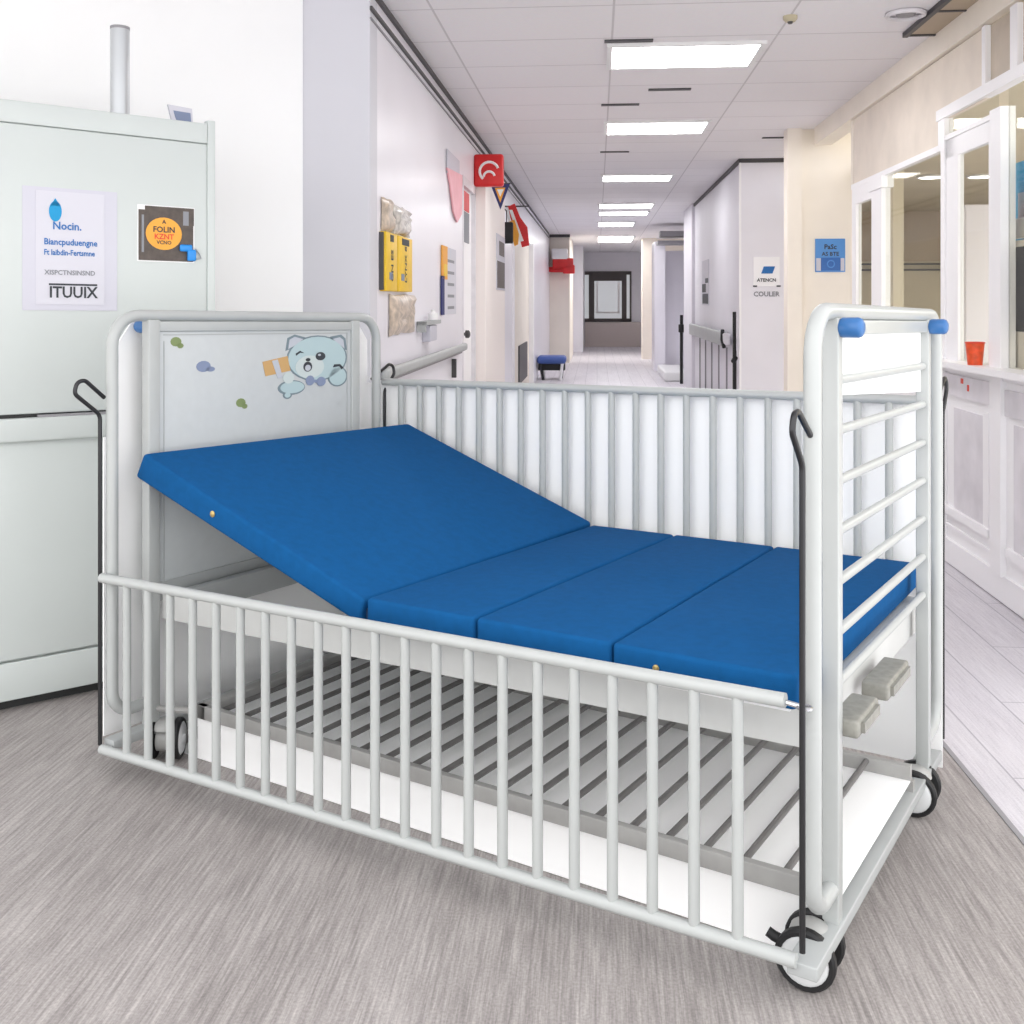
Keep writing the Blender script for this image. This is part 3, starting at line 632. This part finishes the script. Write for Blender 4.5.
TF1, TR1 = Vector((1.889, -.068, .888)), Vector((1.79, 1.0, .893))
Q = [Vector(q) for q in [(1.10, -.068, .530), (1.925, -.068, .818), (1.835, 1.0, .826), (1.055, 1.0, .536)]] + [TF0, TF1, TR1, TR0]
vs = [bm.verts.new(q) for q in Q]
for f in [(3,2,1,0),(4,5,6,7),(0,1,5,4),(1,2,6,5),(2,3,7,6),(3,0,4,7)]: bm.faces.new([vs[i] for i in f])
bmesh.ops.recalc_face_normals(bm, faces=bm.faces)
bmesh.ops.bevel(bm, geom=list(bm.edges), offset=.010, segments=3, profile=.5, affect='EDGES')
bm.verts.index_update(); mb = MB(); mb.add([v.co[:] for v in bm.verts], [[v.index for v in f.verts] for f in bm.faces], True); bm.free()
hs = emit('raised_section', mb, M_blue, BED, mt)
p = TF0 + (TF1-TF0)*.635 - bnn*.036; emit('rivet', MB().lathe(p, (0, -1, 0), [(0, .009), (.003, .009), (.005, .004)], 12), M_brass, BED, hs)
p = (.319, -.068, .562); emit('rivet', MB().lathe(p, (0, -1, 0), [(0, .007), (.003, .007), (.005, .003)], 12), M_brass, BED, mt)
emit('fold_hinge', MB().box((.414, -.05, .535), (.426, .98, .575)).box((.753, -.05, .535), (.767, .98, .575)).box((1.035, -.05, .535), (1.09, .98, .565)), M_seam, BED, mt)

# ================================================================== LEFT CORRIDOR WALL
WR, WU = (0, 1, 0), (0, 0, 1)
t = thing('wall_handrail', 'grey white bumper handrail along the left corridor wall', 'handrail', COR, (BL, 6.2, .96))
emit('rail', MB().box((BL+.03, 4.72, .975), (BL+.07, 7.66, 1.03), .018), M_frame2, COR, t)
emit('mounting_strip', MB().box((BL, 4.75, .955), (BL+.03, 7.65, 1.01)), M_midgrey, COR, t)
emit('bracket', MB().box((BL, 7.3, .80), (BL+.03, 7.34, .93)), M_dark, COR, t)
for i, (a0, a1, lab, tx) in enumerate([(4.86, 5.14, 'nearer yellow glove box in the wall rack', 'GN ES'), (5.165, 5.56, 'farther yellow glove box in the wall rack', 'LYNX 81')]):
    t = thing('glove_box', lab, 'glove box', COR, (BL, a0, 1.385), 'yellow glove boxes')
    emit('carton', MB().box((BL, a0, 1.385), (BL+.03, a1, 1.665), .004), M_yellow, COR, t)
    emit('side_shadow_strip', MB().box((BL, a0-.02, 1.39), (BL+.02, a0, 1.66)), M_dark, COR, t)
    emit('opening', MB().box((BL+.03, a0+.10, 1.622), (BL+.032, a1-.1, 1.655)), M_inkdark, COR, t)
    text('print', tx, .075, M_inkdark, COR, (BL+.03, (a0+a1)/2+.03, 1.43), (0, 0, 1), (0, -1, 0), t, depth=.0015, sx=.75)
    emit('blue_mark', MB().box((BL+.03, a0+.08, 1.44), (BL+.0315, a0+.16, 1.475)), M_slateblue, COR, t)
def crinkle(b0, b1, a0, a1, z0, z1, amp, nx=7, nz=8):
    mb = MB(); vs = []; fs = []
    for i in range(nx+1):
        for j in range(nz+1):
            e = (1 if 0 < i < nx and 0 < j < nz else .15)
            a = a0 + (a1-a0)*i/nx + random.uniform(-1, 1)*amp*.8; z = z0 + (z1-z0)*j/nz + random.uniform(-1, 1)*amp*.6
            vs.append((b0 + (b1-b0)*e*random.uniform(.4, 1), a, z))
    n = len(vs)
    for i in range(nx):
        for j in range(nz):
            k = i*(nz+1)+j; fs.append((k, k+nz+1, k+nz+2, k+1))
    vs += [(b0, v[1], v[2]) for v in vs]; fs += [[q+n for q in f][::-1] for f in fs]
    per = [j for j in range(nz+1)] + [i*(nz+1)+nz for i in range(1, nx+1)] + [nx*(nz+1)+j for j in range(nz-1, -1, -1)] + [i*(nz+1) for i in range(nx-1, 0, -1)]
    for i in range(len(per)): fs.append((per[i], per[(i+1) % len(per)], n+per[(i+1) % len(per)], n+per[i]))
    return mb.add(vs, fs)
emit('plastic_bag', crinkle(BL+.004, BL+.035, 4.88, 5.12, 1.675, 1.83, .006), M_bagbeige, COR, None, 'crumpled brownish plastic bag above the nearer yellow box', 'plastic bag', 'bags around the glove boxes')
emit('plastic_bag', crinkle(BL+.004, BL+.04, 5.15, 5.60, 1.675, 1.82, .006), M_bag, COR, None, 'crumpled clear plastic bag above the farther yellow box', 'plastic bag', 'bags around the glove boxes')
emit('plastic_bag', crinkle(BL+.004, BL+.04, 5.06, 5.76, 1.17, 1.37, .010), M_bagbeige, COR, None, 'crumpled beige plastic bag hanging below the yellow boxes', 'plastic bag', 'bags around the glove boxes')
t = thing('sanitizer_dispenser', 'small white sanitizer dispenser right of the yellow boxes', 'dispenser', COR, (BL, 6.1, 1.16))
emit('bracket', MB().box((BL+.003, 5.86, 1.20), (BL+.06, 6.40, 1.222)).box((BL+.003, 5.86, 1.16), (BL+.05, 5.9, 1.22)), M_frame2, COR, t)
emit('bottle', MB().lathe((BL+.045, 6.18, 1.226), (0, 0, 1), [(0, .03), (.035, .03), (.045, .012), (.06, .012)]), M_white, COR, t)
emit('drip_tray', MB().box((BL, 6.05, 1.10), (BL+.05, 6.3, 1.195), .006), M_paper2, COR, t)
t = thing('wall_poster', 'small white wall poster with orange and navy edge strip', 'poster', COR, (BL, 7.1, 1.24))
emit('sheet', MB().box((BL, 6.80, 1.245), (BL+.004, 7.50, 1.70)), M_paper, COR, t)
emit('orange_strip', MB().box((BL+.004, 6.78, 1.48), (BL+.012, 7.02, 1.70)), M_orange, COR, t)
emit('yellow_mark', MB().box((BL+.012, 6.85, 1.50), (BL+.014, 7.0, 1.58)), M_yellow, COR, t)
emit('dark_strip', MB().box((BL+.004, 6.76, 1.245), (BL+.012, 6.88, 1.50)), M_navy, COR, t)
for k in range(5): emit('printed_line', MB().box((BL+.004, 7.08, 1.28+k*.08), (BL+.005, 7.40, 1.30+k*.08)), M_inkgrey, COR, t)
t = thing('painted_reflection', 'pink tapered patch, a painted reflection high on the left corridor wall', 'painted reflection', COR, (BL, 7.4, 1.95))  # red reflection on the glossy wall, painted as a flat pink shape
emit('upper_pale_patch', MB().prism([(BL+.004, 7.02, 2.36), (BL+.004, 7.65, 2.36), (BL+.004, 7.65, 2.20), (BL+.004, 7.02, 2.20)], (.006, 0, 0)), M_paper2, COR, t)
emit('pink_patch', MB().prism([(BL+.004, 7.0, 2.23), (BL+.004, 7.78, 2.27), (BL+.004, 7.75, 1.98), (BL+.004, 7.5, 1.90), (BL+.004, 7.3, 1.96), (BL+.004, 7.15, 2.12)], (.012, 0, 0)), M_pink, COR, t)
t = thing('door_notice', 'small red and grey notice on the left corridor door', 'notice', COR, (BL, 8.2, 1.8))
emit('red_part', MB().box((BL-.03, 8.05, 2.05), (BL-.022, 8.5, 2.2)), M_red, COR, t)
emit('grey_part', MB().box((BL-.03, 8.05, 1.80), (BL-.022, 8.5, 2.04)), M_inkgrey, COR, t)
# projecting red sign, pennant, streamers
t = thing('red_sign_box', 'red square box sign with white arcs, projecting near the ceiling', 'sign', COR, (-.88, 8.72, 2.27))
emit('box', MB().box((-1.013, 8.62, 2.28), (-.77, 8.72, 2.545), .02), M_red, COR, t)
def arc(cx, cz, r, a0, a1, w, y): return MB().tube([(cx + r*math.cos(math.radians(a0+(a1-a0)*k/14)), y, cz + r*math.sin(math.radians(a0+(a1-a0)*k/14))) for k in range(15)], w, 8)
m_ = arc(-.885, 2.40, .078, 20, 230, .011, 8.618); q = arc(-.885, 2.355, .045, 10, 180, .010, 8.618); m_.add(q.v, q.f, True)
emit('white_arcs', m_, M_white, COR, t)
t = thing('pennant', 'navy triangular pennant with orange emblem below the red box sign', 'pennant', COR, (-.85, 9.4, 2.1))
emit('cloth', MB().prism([(-.955, 9.42, 2.38), (-.78, 9.42, 2.385), (-.865, 9.42, 2.155)], (0, .006, 0)), M_navy, COR, t)
emit('emblem', MB().prism([(-.915, 9.419, 2.35), (-.82, 9.419, 2.352), (-.866, 9.419, 2.215)], (0, -.004, 0)), M_orange, COR, t)
emit('emblem_mark', MB().prism([(-.895, 9.414, 2.335), (-.835, 9.414, 2.337), (-.866, 9.414, 2.27)], (0, -.003, 0)), M_white, COR, t)
emit('pole', MB().tube([(-1.013, 9.423, 2.386), (-.775, 9.423, 2.388)], .006, 8), M_dark, COR, t)
t = thing('red_bunting', 'red and white bunting cloth hanging past the navy pennant', 'bunting', COR, (-.9, 11.5, 2.0))
emit('cloth', MB().prism([(-.99, 11.5, 2.36), (-.90, 11.5, 2.40), (-.84, 11.5, 2.25), (-.76, 11.5, 2.14), (-.74, 11.5, 1.94), (-.82, 11.5, 1.92), (-.86, 11.5, 2.08), (-.92, 11.5, 2.17)], (0, .02, 0)), M_red, COR, t)
emit('white_stripe', MB().prism([(-.96, 11.499, 2.33), (-.925, 11.499, 2.33), (-.80, 11.499, 1.99), (-.84, 11.499, 1.98)], (0, -.006, 0)).prism([(-1.0, 11.499, 2.36), (-.97, 11.499, 2.36), (-.90, 11.499, 2.0), (-.94, 11.499, 2.0)], (0, -.006, 0)), M_white, COR, t)
emit('cloth_tail', MB().prism([(-.955, 11.47, 2.20), (-.90, 11.47, 2.22), (-.85, 11.47, 2.06), (-.86, 11.47, 1.95), (-.90, 11.47, 1.93), (-.93, 11.47, 2.06)], (0, .012, 0)), M_orange, COR, t)
emit('pole', MB().tube([(-1.013, 11.51, 2.37), (-.74, 11.51, 2.37)], .008, 8), M_dark, COR, t)
t = thing('black_pouch', 'small black pouch hanging beside the red bunting', 'pouch', COR, (-.93, 11.3, 1.93))
emit('pouch_body', MB().box((-1.0, 11.25, 1.95), (-.90, 11.32, 2.18), .015), M_black, COR, t)
emit('loop', MB().tube([(-.97, 11.28, 2.17), (-.97, 11.28, 2.3), (-1.0, 11.28, 2.33)], .006, 6), M_dark, COR, t)
t = thing('wall_poster', 'tall narrow dark red and white poster under the navy pennant', 'poster', COR, (-.955, 10.5, 1.45))
emit('sheet', MB().box((-.955, 9.95, 1.44), (-.949, 10.85, 1.98)), M_paper2, COR, t)
emit('picture', MB().box((-.949, 10.0, 1.46), (-.947, 10.8, 1.72)).box((-.949, 10.2, 1.78), (-.947, 10.75, 1.92)), M_brown, COR, t)
# far left
t = thing('red_first_aid_box', 'red and white box on a red bar on the far cream wall block', 'box', COR, (-.75, 22.4, 1.9))
emit('box', MB().box((-.93, 22.1, 2.0), (-.5, 22.44, 2.22), .02), M_red, COR, t)
emit('lid', MB().box((-.95, 22.08, 2.20), (-.62, 22.44, 2.42), .02), M_white, COR, t)
emit('bar', MB().box((-1.013, 22.2, 1.93), (-.52, 22.44, 2.04), .01).box((-.72, 22.1, 1.9), (-.47, 22.44, 2.08), .02), M_red, COR, t)
t = thing('low_stool', 'low blue padded stool with white legs on the corridor floor', 'stool', COR, (-.80, 17.9, 0))
emit('seat', MB().box((-1.005, 17.6, .27), (-.52, 18.1, .40), .05), M_seatblue, COR, t)
for b, a in ((-.95, 17.65), (-.58, 17.65), (-.95, 18.05), (-.58, 18.05)):
    emit('leg', MB().tube([(b, a, .28), (b*1.0 + (.05 if b < -.8 else -.03), a, 0)], .025, 8), M_black if (a < 17.8) == (b < -.8) else M_white, COR, t)
emit('skirt', MB().box((-.99, 17.68, .16), (-.54, 18.05, .27)), M_black, COR, t)
emit('far_counter', MB().box((-.35, 30.3, 0), (1.24, 30.88, .70)), M_taupe, COR, None, 'taupe counter below the dark framed window at the corridor end', 'counter')
# ================================================================== RIGHT CORRIDOR
t = thing('wall_handrail', 'broad grey bumper handrail on the right corridor wall', 'handrail', COR, (1.38, 13, .85))
emit('rail', MB().box((1.33, 11.4, .84), (1.385, 15.45, 1.0), .02), M_frame2, COR, t)
emit('mounting_strip', MB().box((1.385, 11.45, .86), (1.42, 15.4, .96)), M_midgrey, COR, t)
emit('end_cap', MB().box((1.32, 11.2, .86), (1.40, 11.42, .99), .02), M_inset, COR, t)
emit('strap', MB().tube([(1.325, 11.3, 1.02), (1.315, 11.25, .92), (1.33, 11.2, .84)], .02, 8).tube([(1.33, 11.35, 1.0), (1.318, 11.3, .93), (1.34, 11.4, .85)], .012, 8), M_black, COR, t)
t = thing('black_pole', 'slim black pole at the near corner of the grey corridor wall', 'pole', COR, (1.37, 10.7, 0))
emit('shaft', MB().tube([(1.375, 10.72, 0), (1.375, 10.72, 1.22)], .018, 10), M_black, COR, t)
emit('joint', MB().tube([(1.36, 10.7, .72), (1.39, 10.74, .76)], .025, 8), M_black, COR, t)
t = thing('black_pole', 'slim black pole at the far end of the right handrail', 'pole', COR, (1.34, 16.9, 0))
emit('shaft', MB().tube([(1.345, 17.0, 0), (1.345, 17.0, 1.10)], .025, 10), M_black, COR, t)
emit('joint', MB().box((1.30, 16.95, .82), (1.38, 17.05, .95), .01), M_black, COR, t)
t = thing('wall_poster', 'black and white poster above the right handrail', 'poster', COR, (1.42, 14, 1.25))
emit('sheet', MB().box((1.414, 13.55, 1.27), (1.42, 14.4, 1.86)), M_paper2, COR, t)
emit('picture', MB().box((1.411, 13.6, 1.29), (1.414, 14.3, 1.42)).box((1.411, 13.9, 1.44), (1.414, 14.35, 1.55)).box((1.411, 13.6, 1.56), (1.414, 13.95, 1.62)), M_inkdark, COR, t)
t = thing('wall_notice', 'white wall notice with blue logo on the grey wall', 'notice', COR, (1.74, 10.6, 1.42))
X0, XR, XU = 10.597, (1, 0, 0), (0, 0, 1)
emit('sheet', MB().box((1.545, X0-.004, 1.475), (1.80, 10.6, 1.765)), M_trimw, COR, t)
emit('logo', MB().prism([(1.62, X0-.005, 1.60), (1.73, X0-.005, 1.60), (1.755, X0-.005, 1.67), (1.645, X0-.005, 1.67)], (0, -.003, 0)), M_inkblue, COR, t)
text('bold_line', 'ATENCN', .046, M_inkdark, COR, (1.672, X0-.006, 1.52), XR, XU, t, align='CENTER', depth=.003)
emit('edge_mark', MB().box((1.54, X0-.006, 1.468), (1.58, X0-.004, 1.483)), M_inkdark, COR, t)
emit('edge_mark', MB().box((1.77, X0-.006, 1.468), (1.81, X0-.004, 1.483)), M_inkdark, COR, t)
text('grey_line', 'COULER', .066, M_inkgrey, COR, (1.672, X0-.002, 1.375), XR, XU, t, align='CENTER', depth=.001)
t = thing('blue_sign', 'square blue sign on the cream wall beside the glazed door', 'sign', COR, (1.9, 8.82, 1.55))
S0 = 8.82
bx = lambda px: (px-597)/1053*8.8; bz = lambda py: 1.341 + (300-py)/1053*8.8
emit('board', MB().box((1.784, S0-.012, 1.567), (2.025, S0, 1.84), .004), M_signblue, COR, t)
emit('lower_flap', MB().box((1.83, S0-.020, 1.58), (1.985, S0-.012, 1.685), .003), M_signblue2, COR, t)
emit('white_panel', MB().box((1.792, S0-.015, 1.577), (1.828, S0-.012, 1.68)), M_paper2, COR, t)
emit('white_panel', MB().box((1.987, S0-.015, 1.577), (2.017, S0-.012, 1.68)), M_paper2, COR, t)
text('lettering', 'PaSc', .055, M_inkdark, COR, (1.905, S0-.013, 1.755), XR, XU, t, align='CENTER', depth=.002)
text('lettering', 'AS BTE', .045, M_inkdark, COR, (1.905, S0-.013, 1.70), XR, XU, t, align='CENTER', depth=.002)
emit('ring_mark', MB().tube([(1.907+.028*math.cos(k*math.pi/10), S0-.021, 1.632+.028*math.sin(k*math.pi/10)) for k in range(20)], .005, 6, True), M_signblue, COR, t)
emit('low_bench', MB().box((1.10, 17.4, 0), (1.5, 19.4, .16), .03), M_white, COR, None, 'low white plinth on the floor at the right corridor recess', 'plinth')
# ================================================================== THINGS AT THE GLAZED WALL
t = thing('plastic_cup', 'orange red plastic cup on the window sill', 'cup', COR, (1.74, 5.02, 1.035))
emit('cup_body', MB().lathe((1.74, 5.02, 1.036), (0, 0, 1), [(0, .032), (.105, .042), (.105, .038), (.01, .028)]), M_cup, COR, t)
emit('rim', MB().tube([(1.74+.042*math.cos(k*math.pi/12), 5.02+.042*math.sin(k*math.pi/12), 1.141) for k in range(24)], .003, 6, True), M_redink, COR, t)
emit('tall_cupboard', MB().box((2.705, 8.0, 0), (2.95, 8.4, 2.04), .01), M_wall_corr, COR, None, 'tall lilac white cupboard behind the glazed door', 'cupboard')
t = thing('blue_poster', 'bright blue poster hanging behind the rightmost window pane', 'poster', COR, (1.9, 4.4, 1.2))
emit('sheet', MB().box((1.90, 4.4, 1.60), (1.906, 5.06, 1.96)), M_skyblue, COR, t)
emit('lower_strip', MB().box((1.90, 5.02, 1.1), (1.906, 5.06, 1.56)), M_signblue2, COR, t)
emit('white_figure', MB().box((1.897, 4.60, 1.66), (1.90, 4.93, 1.82)), M_paper, COR, t)
t = thing('paper_box', 'white carton with red print in the rightmost window', 'box', COR, (1.95, 4.4, 1.6))
emit('carton', MB().box((1.862, 4.6, 1.612), (1.894, 5.00, 1.70), .004), M_white, COR, t)
emit('red_print', MB().box((1.860, 4.88, 1.64), (1.862, 4.96, 1.67)), M_redink, COR, t)
t = thing('dark_monitor', 'white framed dark screen on the sill of the rightmost window', 'screen', COR, (1.9, 4.3, 1.035))
emit('casing', MB().box((1.84, 4.3, 1.036), (1.88, 4.965, 1.60), .006), M_beige, COR, t)
emit('screen', MB().box((1.837, 4.34, 1.2), (1.84, 4.90, 1.57)), M_black, COR, t)
emit('hanging_tag', MB().box((2.118, 7.98, 1.35), (2.15, 8.0, 1.56)), M_slateblue, COR, None, 'narrow blue tag seen through the glass beside the cream inner post', 'tag')

# ================================================================== LIGHT
w = bpy.data.worlds.new('open_back_fill'); sc.world = w; w.use_nodes = True
bg = w.node_tree.nodes['Background']; bg.inputs['Color'].default_value = (1.0, 1.0, 1.0, 1); bg.inputs['Strength'].default_value = 2.55  # even white fill added, entering where the room is left open behind the camera
def area(name, loc, size, power, rot=(0, 0, 0), sy=None):
    l = bpy.data.lights.new(name, 'AREA'); l.energy = power; l.size = size
    if sy: l.shape = 'RECTANGLE'; l.size_y = sy
    o = bpy.data.objects.new(name, l); COL.objects.link(o); o.location = loc; o.rotation_euler = rot
    return o
area('room_fill_light', COR.w((5.3, 7.5, 2.36)), 1.2, 110, sy=2.4)  # unseen area light added to brighten the room behind the glass

# ================================================================== CAMERA
cam = bpy.data.cameras.new('camera'); co = bpy.data.objects.new('camera', cam); COL.objects.link(co)
co.location = (0, 0, 1.25); co.rotation_euler = (math.pi/2, 0, 0)
cam.sensor_width = 36; cam.lens = 1053/1024*36; cam.shift_y = (324-512)/1024.0; cam.clip_start = 0.05; cam.clip_end = 200
sc.camera = co
sc.view_settings.view_transform = 'Standard'; sc.view_settings.look = 'None'; sc.view_settings.gamma = 1.0
sc.view_settings.use_curve_mapping = False; sc.view_settings.exposure = 0.0
sc.cycles.use_denoising = True
sc.cycles.max_bounces = 8
